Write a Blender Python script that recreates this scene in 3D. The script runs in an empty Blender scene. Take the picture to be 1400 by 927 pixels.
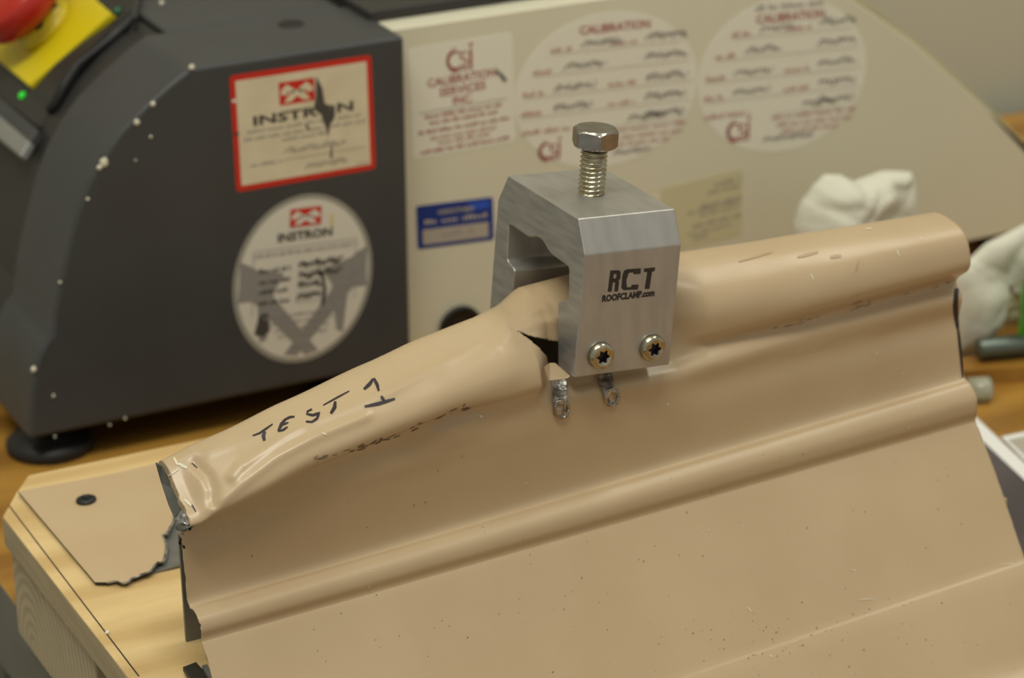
import bpy, bmesh, math, random
from math import sin, cos, radians, pi, tan, sqrt
from mathutils import Vector as V, Matrix
from mathutils.bvhtree import BVHTree
from mathutils import noise
random.seed(7)
S = bpy.context.scene
COL = S.collection

# ------------------------------------------------------------------ camera
FPX = 3800.0; PIT = radians(22.8); ROL = radians(-.36); YAW = radians(27.1)
fh = V((sin(YAW), cos(YAW), 0)); rh = V((cos(YAW), -sin(YAW), 0))
FW = fh*cos(PIT) + V((0, 0, -sin(PIT))); UPV = fh*sin(PIT) + V((0, 0, cos(PIT)))
RT = rh*cos(ROL) + UPV*sin(ROL); UP = -rh*sin(ROL) + UPV*cos(ROL)
CAM = V((0, 0, .10)) - FW*.905
cd = bpy.data.cameras.new('camera'); cam = bpy.data.objects.new('camera', cd); COL.objects.link(cam)
cam.matrix_world = Matrix(((RT.x, UP.x, -FW.x, CAM.x), (RT.y, UP.y, -FW.y, CAM.y), (RT.z, UP.z, -FW.z, CAM.z), (0, 0, 0, 1)))
cd.sensor_width = 36; cd.lens = FPX/1400*36; cd.clip_start = .05; cd.clip_end = 50
cd.dof.use_dof = True; cd.dof.focus_distance = .885; cd.dof.aperture_fstop = 13; cd.dof.aperture_blades = 9
S.camera = cam

# ------------------------------------------------------------------ world, lights, exposure
w = bpy.data.worlds.new('world'); S.world = w; w.use_nodes = True
bg = w.node_tree.nodes['Background']; bg.inputs[0].default_value = (1, .975, .84, 1); bg.inputs[1].default_value = .40
def area(name, loc, aim, sx, sy, power, color):
    l = bpy.data.lights.new(name, 'AREA'); l.shape = 'RECTANGLE'; l.size = sx; l.size_y = sy
    l.energy = power; l.color = color
    o = bpy.data.objects.new(name, l); COL.objects.link(o); o.location = loc
    o.rotation_euler = (V(aim)-V(loc)).to_track_quat('-Z', 'Y').to_euler()
    return o
area('ceiling_lamp', (-.45, .75, 1.9), (-.35, .6, 0), 1.2, .3, 24, (1, .975, .85))
area('ceiling_lamp', (-.5, -.55, 1.9), (-.4, -.3, 0), 1.2, .3, 24, (1, .975, .85))
area('ceiling_lamp', (1.1, .1, 1.9), (.9, .1, 0), 1.2, .3, 13, (1, .975, .85))
vs = S.view_settings; vs.view_transform = 'Standard'; vs.look = 'None'; vs.gamma = 1; vs.use_curve_mapping = False
vs.exposure = -.04

# ------------------------------------------------------------------ helpers
def ray(x, y): return FW + RT*((x-700)/FPX) - UP*((y-463.5)/FPX)
def onz(x, y, z):
    d = ray(x, y); return CAM + d*((z-CAM.z)/d.z)
def ony(x, y, Y):
    d = ray(x, y); return CAM + d*((Y-CAM.y)/d.y)
def onp(x, y, Q, N):
    r = ray(x, y); return CAM + r*(((Q-CAM).dot(N))/r.dot(N))
def proj(p):
    q = p-CAM; z = q.dot(FW); return 700+FPX*q.dot(RT)/z, 463.5-FPX*q.dot(UP)/z

def srgb(r, g, b):
    f = lambda c: ((c/255+.055)/1.055)**2.4 if c/255 > .04045 else c/255/12.92
    return (f(r), f(g), f(b), 1)

def mat(name, col, rough=.5, metal=0, spec=.5, noise_amt=0, nscale=40, bump=0, bscale=200, col2=None, stretch=None, trans=0, coat=0, emit=None, bdist=.0003, lo=.35, hi=.65):
    m = bpy.data.materials.new(name); m.use_nodes = True; nt = m.node_tree; b = nt.nodes['Principled BSDF']
    b.inputs['Base Color'].default_value = col; b.inputs['Roughness'].default_value = rough
    b.inputs['Metallic'].default_value = metal; b.inputs['Specular IOR Level'].default_value = spec
    b.inputs['Transmission Weight'].default_value = trans; b.inputs['Coat Weight'].default_value = coat
    if emit: b.inputs['Emission Color'].default_value = emit[0]; b.inputs['Emission Strength'].default_value = emit[1]
    tc = nt.nodes.new('ShaderNodeTexCoord'); mp = nt.nodes.new('ShaderNodeMapping'); nt.links.new(tc.outputs['Object'], mp.inputs[0])
    if stretch: mp.inputs['Scale'].default_value = stretch
    if col2:
        n = nt.nodes.new('ShaderNodeTexNoise'); n.inputs['Scale'].default_value = nscale; n.inputs['Detail'].default_value = 5
        nt.links.new(mp.outputs[0], n.inputs['Vector'])
        cr = nt.nodes.new('ShaderNodeValToRGB'); cr.color_ramp.elements[0].position = lo; cr.color_ramp.elements[1].position = hi
        cr.color_ramp.elements[0].color = col; cr.color_ramp.elements[1].color = col2
        nt.links.new(n.outputs[0], cr.inputs[0]); nt.links.new(cr.outputs[0], b.inputs['Base Color'])
    if bump:
        n2 = nt.nodes.new('ShaderNodeTexNoise'); n2.inputs['Scale'].default_value = bscale; n2.inputs['Detail'].default_value = 3
        nt.links.new(mp.outputs[0], n2.inputs['Vector'])
        bp = nt.nodes.new('ShaderNodeBump'); bp.inputs['Strength'].default_value = bump; bp.inputs['Distance'].default_value = bdist
        nt.links.new(n2.outputs[0], bp.inputs['Height']); nt.links.new(bp.outputs[0], b.inputs['Normal'])
    return m

def wood(name, c1, c2, axis, ring=60, stretch=(1, 1, 1), rough=.6, dist=3, loc=(0, 0, 0)):
    m = bpy.data.materials.new(name); m.use_nodes = True; nt = m.node_tree; b = nt.nodes['Principled BSDF']
    b.inputs['Roughness'].default_value = rough
    tc = nt.nodes.new('ShaderNodeTexCoord'); mp = nt.nodes.new('ShaderNodeMapping'); nt.links.new(tc.outputs['Object'], mp.inputs[0])
    mp.inputs['Scale'].default_value = stretch; mp.inputs['Location'].default_value = loc
    wv = nt.nodes.new('ShaderNodeTexWave'); wv.wave_type = 'RINGS' if axis in 'XYZ' else 'BANDS'
    if axis in 'XYZ': wv.rings_direction = axis
    else: wv.bands_direction = axis.upper()
    wv.inputs['Scale'].default_value = ring; wv.inputs['Distortion'].default_value = dist; wv.inputs['Detail'].default_value = 3; wv.inputs['Detail Scale'].default_value = 1.2
    nt.links.new(mp.outputs[0], wv.inputs['Vector'])
    n = nt.nodes.new('ShaderNodeTexNoise'); n.inputs['Scale'].default_value = 60; n.inputs['Detail'].default_value = 6
    nt.links.new(mp.outputs[0], n.inputs['Vector'])
    mx = nt.nodes.new('ShaderNodeMix'); mx.data_type = 'FLOAT'; mx.inputs[0].default_value = .55
    nt.links.new(wv.outputs['Fac'], mx.inputs[2]); nt.links.new(n.outputs[0], mx.inputs[3])
    cr = nt.nodes.new('ShaderNodeValToRGB'); cr.color_ramp.elements[0].position = .3; cr.color_ramp.elements[1].position = .75
    cr.color_ramp.elements[0].color = c1; cr.color_ramp.elements[1].color = c2
    nt.links.new(mx.outputs[0], cr.inputs[0]); nt.links.new(cr.outputs[0], b.inputs['Base Color'])
    bp = nt.nodes.new('ShaderNodeBump'); bp.inputs['Strength'].default_value = .3; bp.inputs['Distance'].default_value = .0004
    nt.links.new(n.outputs[0], bp.inputs['Height']); nt.links.new(bp.outputs[0], b.inputs['Normal'])
    return m

M = {
 'tan': mat('tan_paint', srgb(186, 164, 132), .33, 0, .5, col2=srgb(181, 158, 126), nscale=25, bump=.12, bscale=60),
 'tan_flange': mat('tan_paint_flat', srgb(192, 168, 135), .42, 0, .4, col2=srgb(188, 163, 129), nscale=30),
 'zinc': mat('bare_zinc_side', srgb(118, 118, 114), .5, .6, .5, col2=srgb(140, 140, 136), nscale=80),
 'rim': mat('cut_edge', srgb(62, 58, 54), .5, .6),
 'alu': mat('brushed_aluminium', srgb(172, 170, 166), .42, .75, .5, col2=srgb(184, 181, 176), nscale=60, stretch=(4, 1.5, 1), bump=.12, bscale=120, bdist=.0002),
 'alu_saw': mat('sawn_aluminium', srgb(158, 157, 157), .45, .75, .5, col2=srgb(176, 175, 174), nscale=90, stretch=(1, 1, 6), bump=.25, bscale=260, bdist=.0002),
 'steel': mat('zinc_plated_steel', srgb(196, 190, 170), .2, 1, .5, col2=srgb(160, 150, 125), nscale=300),
 'stainless': mat('stainless', srgb(170, 166, 160), .27, 1, .5, col2=srgb(150, 146, 140), nscale=200),
 'bright': mat('scraped_metal', srgb(205, 203, 198), .3, .8, .5, col2=srgb(110, 110, 110), nscale=500, bump=1, bscale=700, bdist=.0004),
 'ink_black': mat('ink_and_socket_shade', srgb(38, 28, 38), .5),
 'print_black': mat('laser_print', srgb(42, 38, 36), .45),
 'ply': wood('plywood', srgb(196, 165, 112), srgb(218, 190, 138), 'y', 3.5, (.5, 3, 1), dist=9),
 'ply_edge': wood('plywood_edge', srgb(155, 138, 108), srgb(192, 172, 138), 'z', 60, (.5, .5, 4)),
 'endgrain': wood('end_grain', srgb(168, 152, 124), srgb(190, 173, 144), 'X', 75, (1, 1, .8), .75, dist=1.2, loc=(0, -.142, -.002)),
 'redwood': mat('reddish_wood', srgb(130, 78, 42), .6, col2=srgb(100, 58, 30), nscale=40, stretch=(1, 8, 1)),
 'bench': wood('bench_wood', srgb(140, 98, 38), srgb(172, 128, 56), 'y', 2.5, (.4, 3, 1), .35, dist=6),
 'bench_edge': mat('bench_edge', srgb(112, 110, 102), .5, col2=srgb(104, 102, 95), nscale=30),
 'floor': mat('floor_grey', srgb(120, 118, 108), .7, col2=srgb(112, 110, 102), nscale=8),
 'wall': mat('wall_paint', srgb(196, 192, 172), .8, col2=srgb(192, 188, 168), nscale=3),
 'dark': mat('charcoal_enamel', srgb(67, 68, 69), .42, 0, .35, bump=.15, bscale=400, col2=srgb(63, 64, 65), nscale=30),
 'darker': mat('dark_plastic', srgb(48, 47, 45), .45, 0, .4),
 'black': mat('black_rubber', srgb(22, 22, 24), .5),
 'silver': mat('grey_bezel', srgb(135, 135, 130), .45, .2),
 'chip': mat('paint_chip', srgb(222, 216, 195), .6),
 'beige': mat('beige_enamel', srgb(216, 212, 190), .38, 0, .4, col2=srgb(212, 208, 186), nscale=6),
 'olive': mat('olive_trim', srgb(168, 160, 120), .45),
 'sticker': mat('sticker_white', srgb(228, 226, 212), .35),
 'sticker_cream': mat('sticker_cream', srgb(218, 208, 182), .35, col2=srgb(208, 196, 168), nscale=60),
 'sticker_pale': mat('sticker_clear', srgb(204, 198, 162), .3),
 'oval': mat('sticker_oval', srgb(214, 210, 198), .35),
 'oval_rim': mat('sticker_oval_rim', srgb(150, 148, 138), .3),
 'red': mat('red_print', srgb(196, 40, 28), .4),
 'maroon': mat('maroon_print', srgb(158, 68, 72), .5),
 'pinkp': mat('faded_maroon_print', srgb(188, 140, 132), .5),
 'greyp': mat('grey_print', srgb(156, 151, 146), .5),
 'lightp': mat('rule_line_print', srgb(186, 178, 162), .5),
 'darkp': mat('dark_print', srgb(70, 67, 66), .5),
 'xgrey': mat('grey_emblem_print', srgb(142, 140, 136), .4),
 'blue': mat('blue_print', srgb(24, 52, 130), .3),
 'blue2': mat('blue_print_bright', srgb(40, 84, 190), .25),
 'plate': mat('label_grey', srgb(176, 168, 156), .3),
 'yellow': mat('yellow_plate', srgb(216, 196, 22), .4),
 'stopred': mat('red_button', srgb(176, 34, 18), .28, 0, .6),
 'led': mat('green_led', srgb(30, 190, 50), .3, emit=(srgb(30, 220, 40), .5)),
 'led_off': mat('green_lens', srgb(20, 90, 60), .3),
 'tissue': mat('white_tissue', srgb(212, 210, 194), .8, bump=.9, bscale=60, bdist=.002),
 'paper': mat('white_paper', srgb(228, 228, 226), .6),
 'photo': mat('dark_glossy_print', srgb(86, 78, 82), .25, col2=srgb(66, 60, 66), nscale=12),
 'green': mat('green_plastic', srgb(70, 170, 30), .2, 0, .6, trans=.35),
 'palegreen': mat('pale_green_cloth', srgb(205, 214, 182), .8),
 'clear': mat('clear_plastic', srgb(225, 228, 210), .12, trans=.7),
 'rod': mat('dark_threaded_steel', srgb(110, 120, 112), .4, .8),
 'scratch': mat('scratch', srgb(214, 204, 180), .5),
 'dust': mat('dirt', srgb(122, 102, 82), .8),
 'flake': mat('metal_flake', srgb(205, 205, 200), .3, .6),
 'smudge': mat('smudge', srgb(172, 147, 118), .5),
}

def prop(o, label=None, cat=None, group=None, kind=None):
    if label: o['label'] = label
    if cat: o['category'] = cat
    if group: o['group'] = group
    if kind: o['kind'] = kind
    return o
def thing(name, loc, label, cat, group=None):
    o = bpy.data.objects.new(name, None); COL.objects.link(o); o.location = loc; o.empty_display_size = .01
    return prop(o, label, cat, group)
def obj(name, verts, faces, m, parent=None, smooth=False, mats=None, midx=None):
    me = bpy.data.meshes.new(name); 
    off = wloc(parent) if parent else V((0, 0, 0))
    me.from_pydata([V(v)-off for v in verts], [], faces); me.update()
    for k in (mats or [m]): me.materials.append(M[k] if isinstance(k, str) else k)
    if midx:
        for p, i in zip(me.polygons, midx): p.material_index = i
    if smooth:
        for p in me.polygons: p.use_smooth = True
    o = bpy.data.objects.new(name, me); COL.objects.link(o)
    if parent: o.parent = parent
    return o
def wloc(p):
    l = V((0, 0, 0))
    while p: l += p.location; p = p.parent
    return l
def bevel(o, wd, seg=2, ang=35):
    b = o.modifiers.new('bevel', 'BEVEL'); b.width = wd; b.segments = seg; b.limit_method = 'ANGLE'; b.angle_limit = radians(ang)
    for p in o.data.polygons: p.use_smooth = True
    wn = o.modifiers.new('wn', 'WEIGHTED_NORMAL'); return o
def fixn(o):
    bm = bmesh.new(); bm.from_mesh(o.data); bmesh.ops.recalc_face_normals(bm, faces=bm.faces); bm.to_mesh(o.data); bm.free(); return o
def prism(name, poly, vec, m, parent=None, **k):
    n = len(poly); vec = V(vec)
    vs_ = [V(p) for p in poly]+[V(p)+vec for p in poly]
    fs = [tuple(range(n)), tuple(range(2*n-1, n-1, -1))]+[(i, i+n, (i+1) % n+n, (i+1) % n) for i in range(n)]
    return fixn(obj(name, vs_, fs, m, parent, **k))
def box(name, a, b, m, parent=None):
    (x0, y0, z0), (x1, y1, z1) = a, b
    return prism(name, [(x0, y0, z0), (x1, y0, z0), (x1, y1, z0), (x0, y1, z0)], (0, 0, z1-z0), m, parent)
def frame_of(axis):
    axis = V(axis).normalized(); t = V((1, 0, 0)) if abs(axis.x) < .8 else V((0, 1, 0))
    a = (t-axis*t.dot(axis)).normalized(); return a, axis.cross(a), axis
def lathe(name, base, axis, prof, m, parent=None, seg=40, smooth=True, ref=None):
    a, b, c = frame_of(axis)
    if ref: a = (V(ref)-c*V(ref).dot(c)).normalized(); b = c.cross(a)
    vs_ = []; fs = []
    for r, h in prof:
        for i in range(seg):
            t = 2*pi*i/seg; vs_.append(V(base)+c*h+(a*cos(t)+b*sin(t))*r)
    for j in range(len(prof)-1):
        for i in range(seg): fs.append((j*seg+i, j*seg+(i+1) % seg, (j+1)*seg+(i+1) % seg, (j+1)*seg+i))
    fs.append(tuple(range(seg))[::-1]); fs.append(tuple((len(prof)-1)*seg+i for i in range(seg)))
    return fixn(obj(name, vs_, fs, m, parent, smooth))
def tube(name, pts, r, m, parent=None, seg=10, taper=None):
    vs_ = []; fs = []; n = len(pts)
    for j, p in enumerate(pts):
        d = (V(pts[min(j+1, n-1)])-V(pts[max(j-1, 0)])); a, b, c = frame_of(d)
        rr = r*(taper[j] if taper else 1)
        for i in range(seg):
            t = 2*pi*i/seg; vs_.append(V(p)+(a*cos(t)+b*sin(t))*rr)
    for j in range(n-1):
        for i in range(seg): fs.append((j*seg+i, j*seg+(i+1) % seg, (j+1)*seg+(i+1) % seg, (j+1)*seg+i))
    fs.append(tuple(range(seg))[::-1]); fs.append(tuple((n-1)*seg+i for i in range(seg)))
    return fixn(obj(name, vs_, fs, m, parent, True))

# flat print: text is turned into a mesh and every vertex mapped by fn(x, y)
def text_geo(s, size, bold=0, sx=1, shear=0, align='CENTER'):
    c = bpy.data.curves.new('t', 'FONT'); c.body = s; c.size = size; c.align_x = align; c.offset = bold; c.shear = shear; c.resolution_u = 2
    o = bpy.data.objects.new('t', c); COL.objects.link(o)
    bpy.context.view_layer.update()
    me = bpy.data.meshes.new_from_object(o.evaluated_get(bpy.context.evaluated_depsgraph_get()))
    vv = [(v.co.x*sx, v.co.y) for v in me.vertices]; ff = [tuple(p.vertices) for p in me.polygons]
    bpy.data.objects.remove(o); bpy.data.curves.remove(c); bpy.data.meshes.remove(me)
    return vv, ff
class Print:                      # collects flat print in one plane
    def __init__(s, fn): s.fn = fn; s.L = {}
    def add(s, key, vv, ff):
        a, b = s.L.setdefault(key, ([], [])); o = len(a); a += vv; b += [tuple(i+o for i in f) for f in ff]
    def text(s, key, t, x, y, size, bold=0, sx=1, shear=0, rot=0, align='CENTER'):
        vv, ff = text_geo(t, size, bold, sx, shear, align); c, q = cos(rot), sin(rot)
        s.add(key, [(x+a*c-b*q, y+a*q+b*c) for a, b in vv], ff)
    def poly(s, key, pts): s.add(key, list(pts), [tuple(range(len(pts)))])
    def rect(s, key, x0, y0, x1, y1): s.poly(key, [(x0, y0), (x1, y0), (x1, y1), (x0, y1)])
    def line(s, key, pts, wd):
        vv = []; n = len(pts)
        for i, p in enumerate(pts):
            a = pts[max(i-1, 0)]; b = pts[min(i+1, n-1)]; dx, dy = b[0]-a[0], b[1]-a[1]; l = math.hypot(dx, dy) or 1
            w_ = wd[i] if isinstance(wd, (list, tuple)) else wd
            vv += [(p[0]-dy/l*w_/2, p[1]+dx/l*w_/2), (p[0]+dy/l*w_/2, p[1]-dx/l*w_/2)]
        s.add(key, vv, [(2*i, 2*i+1, 2*i+3, 2*i+2) for i in range(n-1)])
    def scrawl(s, key, x, y, wdt, h, wd, seed):     # looping illegible handwriting
        r = random.Random(seed); n = int(wdt/h*9); pts = []
        for i in range(n):
            pts.append((x+wdt*i/n+h*.25*sin(i*1.7+seed), y+h*(.5+.45*sin(i*2.1+seed)*r.uniform(.4, 1.1))))
        s.line(key, pts, wd)
    def smallprint(s, key, x, y, wdt, h, seed):      # unreadable small type: words as small irregular marks
        r = random.Random(seed); px = x-wdt/2; end = x+wdt/2
        while px < end:
            wl = r.uniform(2, 6)*h*.7; q = px
            while q < min(px+wl, end):
                hh = h*r.choice((.6, .65, 1)); s.rect(key, q, y, q+h*.38, y+hh); q += h*.55
            px = q+h*.55
    def done(s, parent, name='printed_lettering', step=.00004, base=.00012):
        r = None
        for i, (k, (vv, ff)) in enumerate(s.L.items()):
            r = obj(name, [s.fn(a, b, base+step*i) for a, b in vv], ff, k.split('#')[0], parent); r['kind'] = 'stuff'
        return r

def ellipse(c, A, B, n=64): return [(c[0]+A[0]*cos(2*pi*i/n)+B[0]*sin(2*pi*i/n), c[1]+A[1]*cos(2*pi*i/n)+B[1]*sin(2*pi*i/n)) for i in range(n)]

# ------------------------------------------------------------------ setting
TZ = -.05
prop(box('floor', (-3, -3, -.95), (3, 3, -.90), 'floor'), kind='structure')
prop(box('wall_back', (-3, .50, -.95), (3, .58, 2.4), 'wall'), kind='structure')

XL = -.1231
bench = thing('workbench', (XL, 0, -.90), 'yellow brown wooden workbench top under the board and machines', 'workbench')
o = box('bench_top', (XL, -.42, TZ-.04), (1.3, .48, TZ), 'bench', bench); o.data.materials.append(M['bench_edge'])
for p in o.data.polygons:
    if abs(p.normal.z) < .5: p.material_index = 1
bevel(o, .001)
for x in (XL+.05, 1.2):
    for y in (-.35, .38): box('leg', (x, y, -.90), (x+.06, y+.06, TZ-.04), 'bench_edge', bench)
bench['label'] = 'yellow brown wooden workbench under the board and the testing machine'

# ------------------------------------------------------------------ test board (plywood on 2x4)
bx0, by1 = -.1318, .1800
by0 = -.0085; bx1 = .20
board = thing('test_board', (bx0, by0, TZ), 'pale pine board on a sawn lumber block carrying the tan metal panel', 'board')
c1 = onz(35, 655, 0)
poly = [(bx0, by0, 0), (bx1, by0, 0), (bx1, by1, 0), (-.1125, by1, 0), (-.1215, .1672, 0), (bx0, .1508, 0)]
o = prism('plywood_top', poly, (0, 0, -.012), 'ply', board)
o.data.materials.append(M['ply_edge'])
for p in o.data.polygons:
    if abs(p.normal.z) < .5: p.material_index = 1
bevel(o, .0007)
e0 = ony
o = box('lumber_block', (bx0+.0028, .0615, TZ), (bx0+.30, .1530, -.012), 'endgrain', board); bevel(o, .001)
o = box('support_strip', (bx0+.016, by0+.012, TZ), (bx0+.30, .058, -.013), 'redwood', board)
pl = Print(lambda a, b, h: V((a, b, h)))
A = onz(13, 692, 0); B = onz(205, 945, 0)
x1 = onz(12, 697, 0).x; 
A = onz(12, 691, 0); B = onz(190, 925, 0)
pl.line('ink_black', [(A.x+(B.x-A.x)*t, A.y+(B.y-A.y)*t) for t in [i/10 for i in range(11) if A.y+(B.y-A.y)*i/10 > by0]], .0005)
pl.done(board, 'marker_line')

# ------------------------------------------------------------------ roof panel (lofted skin)
F0 = onz(252, 680, .068); PY = radians(2); PT = radians(1.4)
PD = V((cos(PY)*cos(PT), sin(PY)*cos(PT), sin(PT))); PN = V((sin(PY), -cos(PY), 0)); PW = PN.cross(PD)
if PW.z < 0: PW = -PW
UR = .3032
def P(u, n, z): return F0+PD*u+PN*n+PW*z
low_L = [(-.0058, -.0175), (-.0052, -.0240), (-.0044, -.0394), (.0000, -.0402), (.0038, -.0420), (.0052, -.0452), (.0048, -.0490), (.0068, -.0520), (.0190, -.0700), (.0394, -.0976), (.0400, -.0984), (.060, -.1210), (.11, -.1250)]
low_R = [(.0002, -.0086), (.0020, -.0170), (.0044, -.0300), (.0086, -.0322), (.0122, -.0360), (.0128, -.0410), (.0120, -.0452), (.0142, -.0482), (.0270, -.0644), (.0434, -.0884), (.0448, -.0893), (.066, -.1170), (.115, -.1260)]
def key(tube_, foot):
    return tube_+foot
KEYS = [
 (-0.012, [(-0.02, -0.03), (-0.022, -0.01), (-0.0228, -0.0032), (-0.0222, -0.0002), (-0.0205, 0.0012), (-0.017, 0.0), (-0.011, -0.004), (-0.006, -0.0071), (-0.0015, -0.0091), (0.0002, -0.0108), (-0.003, -0.0128), (-0.0066, -0.0138)]),
 (0.004, [(-0.022, -0.03), (-0.023, -0.01), (-0.0235, -0.0022), (-0.0225, 0.003), (-0.0195, 0.0052), (-0.015, 0.0042), (-0.009, -0.0005), (-0.004, -0.0041), (0.0006, -0.0069), (0.0018, -0.0095), (-0.002, -0.0115), (-0.006, -0.013)]),
 (0.0105, [(-0.023, -0.03), (-0.024, -0.01), (-0.0245, -0.00032), (-0.023, 0.0042), (-0.0195, 0.0071), (-0.014, 0.0069), (-0.007, 0.0037), (-0.001, -0.00031), (0.0026, -0.00399), (0.003, -0.00653), (0.0002, -0.0085), (-0.0045, -0.011)]),
 (0.022, [(-0.023, -0.03), (-0.024, -0.01), (-0.0245, 0.00056), (-0.0235, 0.0054), (-0.0195, 0.0094), (-0.0135, 0.0102), (-0.0055, 0.0076), (0.0012, 0.00408), (0.0048, -8e-05), (0.0046, -0.00336), (0.0018, -0.005), (-0.003, -0.008)]),
 (0.0434, [(-0.023, -0.03), (-0.024, -0.01), (-0.025, 0.00276), (-0.024, 0.0099), (-0.02, 0.0141), (-0.014, 0.0149), (-0.0055, 0.0134), (0.0015, 0.01033), (0.0052, 0.00607), (0.005, 0.00219), (0.0018, 0.0006), (-0.001, -0.003)]),
 (0.075, [(-0.023, -0.03), (-0.024, -0.01), (-0.02652, 0.00451), (-0.02552, 0.01514), (-0.02152, 0.01982), (-0.01531, 0.02092), (-0.00702, 0.01842), (-0.00011, 0.01581), (0.0048, 0.01075), (0.0048, 0.00625), (0.0015, 0.0034), (-0.0002, -0.001)]),
 (0.0957, [(-0.023, -0.03), (-0.024, -0.01), (-0.02752, 0.00564), (-0.02652, 0.01855), (-0.02252, 0.02354), (-0.01616, 0.02484), (-0.00802, 0.02169), (-0.00117, 0.01939), (0.004, 0.01436), (0.0044, 0.00862), (-0.0004000000000000002, 0.0047), (0.001, -0.0008)]),
 (0.116, [(-0.025, -0.03), (-0.0265, -0.01), (-0.0285, 0.00616), (-0.0275, 0.0204), (-0.0235, 0.0257), (-0.017, 0.0272), (-0.009, 0.0234), (-0.0022, 0.02185), (0.003, 0.01565), (0.0036, 0.00854), (0.0012, 0.0046), (0, 0.0)]),
 (0.1275, [(-0.028, -0.03), (-0.03, -0.01), (-0.032, 0.00792), (-0.031, 0.021), (-0.027, 0.0263), (-0.0205, 0.028), (-0.0115, 0.026), (-0.0045, 0.0213), (0.0012, 0.0152), (0.0032, 0.0087), (0.0008, 0.0046), (0, 0.0)]),
 (0.137, [(-0.031, -0.03), (-0.0335, -0.01), (-0.0345, 0.01128), (-0.0335, 0.0247), (-0.029, 0.03), (-0.023, 0.0317), (-0.0165, 0.0297), (-0.0105, 0.02474), (-0.0085, 0.01746), (-0.008, 0.00982), (-0.005, 0.0035), (0, 0.0)]),
 (0.183, [(-0.031, -0.03), (-0.0335, -0.01), (-0.0345, 0.0114), (-0.0335, 0.026), (-0.029, 0.0313), (-0.023, 0.033), (-0.0165, 0.031), (-0.0105, 0.02545), (-0.0085, 0.01755), (-0.008, 0.00985), (-0.005, 0.002), (0, -0.002)]),
 (0.196, [(-0.028, -0.03), (-0.031, -0.01), (-0.032, 0.0108), (-0.031, 0.0245), (-0.027, 0.03), (-0.0205, 0.0318), (-0.012, 0.0295), (-0.0045, 0.0244), (-0.0008, 0.0176), (-0.001, 0.0097), (-0.0034000000000000002, 0.004), (0.001, -0.0008)]),
 (0.235, [(-0.024, -0.03), (-0.027, -0.01), (-0.0275, 0.01144), (-0.0265, 0.0246), (-0.022, 0.0291), (-0.016, 0.0306), (-0.007, 0.0292), (0, 0.02462), (0.0036, 0.01808), (0.0036, 0.01136), (-0.0014, 0.0052), (0.0006000000000000001, -0.0006000000000000001)]),
 (UR, [(-0.023, -0.03), (-0.024, -0.01), (-0.0245, 0.00964), (-0.0228, 0.0216), (-0.0185, 0.0257), (-0.0132, 0.0273), (-0.0047, 0.0268), (0.0019, 0.02407), (0.0048, 0.01783), (0.0046, 0.01151), (-0.0022, 0.005), (0.0014, -0.0006)]),
]
def lerp(a, b, t): return (a[0]+(b[0]-a[0])*t, a[1]+(b[1]-a[1])*t)
def cr4(p0, p1, p2, p3, t):
    return tuple(.5*((2*p1[i])+(-p0[i]+p2[i])*t+(2*p0[i]-5*p1[i]+4*p2[i]-p3[i])*t*t+(-p0[i]+3*p1[i]-3*p2[i]+p3[i])*t**3) for i in (0, 1))
def ctrl(u):
    us = [k[0] for k in KEYS]; u_ = min(max(u, us[0]), us[-1])
    j = max(i for i in range(len(us)-1) if us[i] <= u_+1e-9)
    t = (u_-us[j])/(us[j+1]-us[j]); t = t*t*(3-2*t)*.2+t*.8
    tb = [lerp(a, b, t) for a, b in zip(KEYS[j][1], KEYS[j+1][1])]
    tt = min(max(u/UR, -.1), 1.05)
    t2 = min(max(u/.07, 0), 1); t2 = t2*t2*(3-2*t2)
    lw = [lerp(a, b, t2 if q < 2 else tt) for q, (a, b) in enumerate(zip(low_L, low_R))]
    lw[1] = (lw[0][0]*.55+lw[2][0]*.45, lw[1][1])
    return tb+lw
SUB = [3, 3, 4, 5, 5, 8, 14, 16, 16, 16, 14, 7, 6, 9, 6, 6, 6, 6, 6, 6, 12, 4, 6, 6]
def section(u):
    c = ctrl(u); out = []; n = len(c)
    for i in range(n-1):
        p0 = c[max(i-1, 0)]; p3 = c[min(i+2, n-1)]
        if i in (20, 21, 22): p0 = (2*c[i][0]-c[i+1][0], 2*c[i][1]-c[i+1][1]); p3 = (2*c[i+1][0]-c[i][0], 2*c[i+1][1]-c[i][1])
        k = SUB[i]
        for s in range(k): out.append(cr4(p0, c[i], c[i+1], p3, s/k))
    out.append(c[-1]); return out
U = []
u = -.0100
while u < UR: U.append(u); u += .0003 if .112 < u < .137 else .0006 if u < .03 else .0014
U.append(UR)
SEC = [section(u) for u in U]; ns = len(SEC[0])
cs = [0]
for k in SUB: cs.append(cs[-1]+k)
i_foot = cs[11]
def dent(u, n, z):     # soft dings of the deformed seam
    q = noise.noise(V((u*60, n*70, z*70)))*.0002
    
    return q
def left_trim(j):      # where the torn left end of each strand starts (metres along the seam)
    if j < cs[2]: return .030
    if j < cs[3]: return .030-.0290*((j-cs[2])/(cs[3]-cs[2]))
    if j < i_foot: return .0010+.0007*noise.noise(V((j*.12, 3, 1)))+.0003*noise.noise(V((j*.9, 3, 1)))-.0015*((j-cs[3])/(i_foot-cs[3]))**3
    return .0006*noise.noise(V((j*.5, 7, 2)))
CREASE = [([(318, 652), (327, 640), (389, 596), (427, 577), (521, 541), (615, 492), (690, 452)], 1), ([(292, 695), (332, 661), (377, 626), (430, 598), (500, 570)], 1), ([(287, 618), (351, 593), (440, 556)], .6),
          ([(268, 632), (284, 650), (291, 668), (292, 690)], -1.3), ([(676, 446), (712, 432), (745, 420), (775, 424)], .8), ([(675, 474), (706, 450), (740, 440), (765, 441)], .6)]
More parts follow.
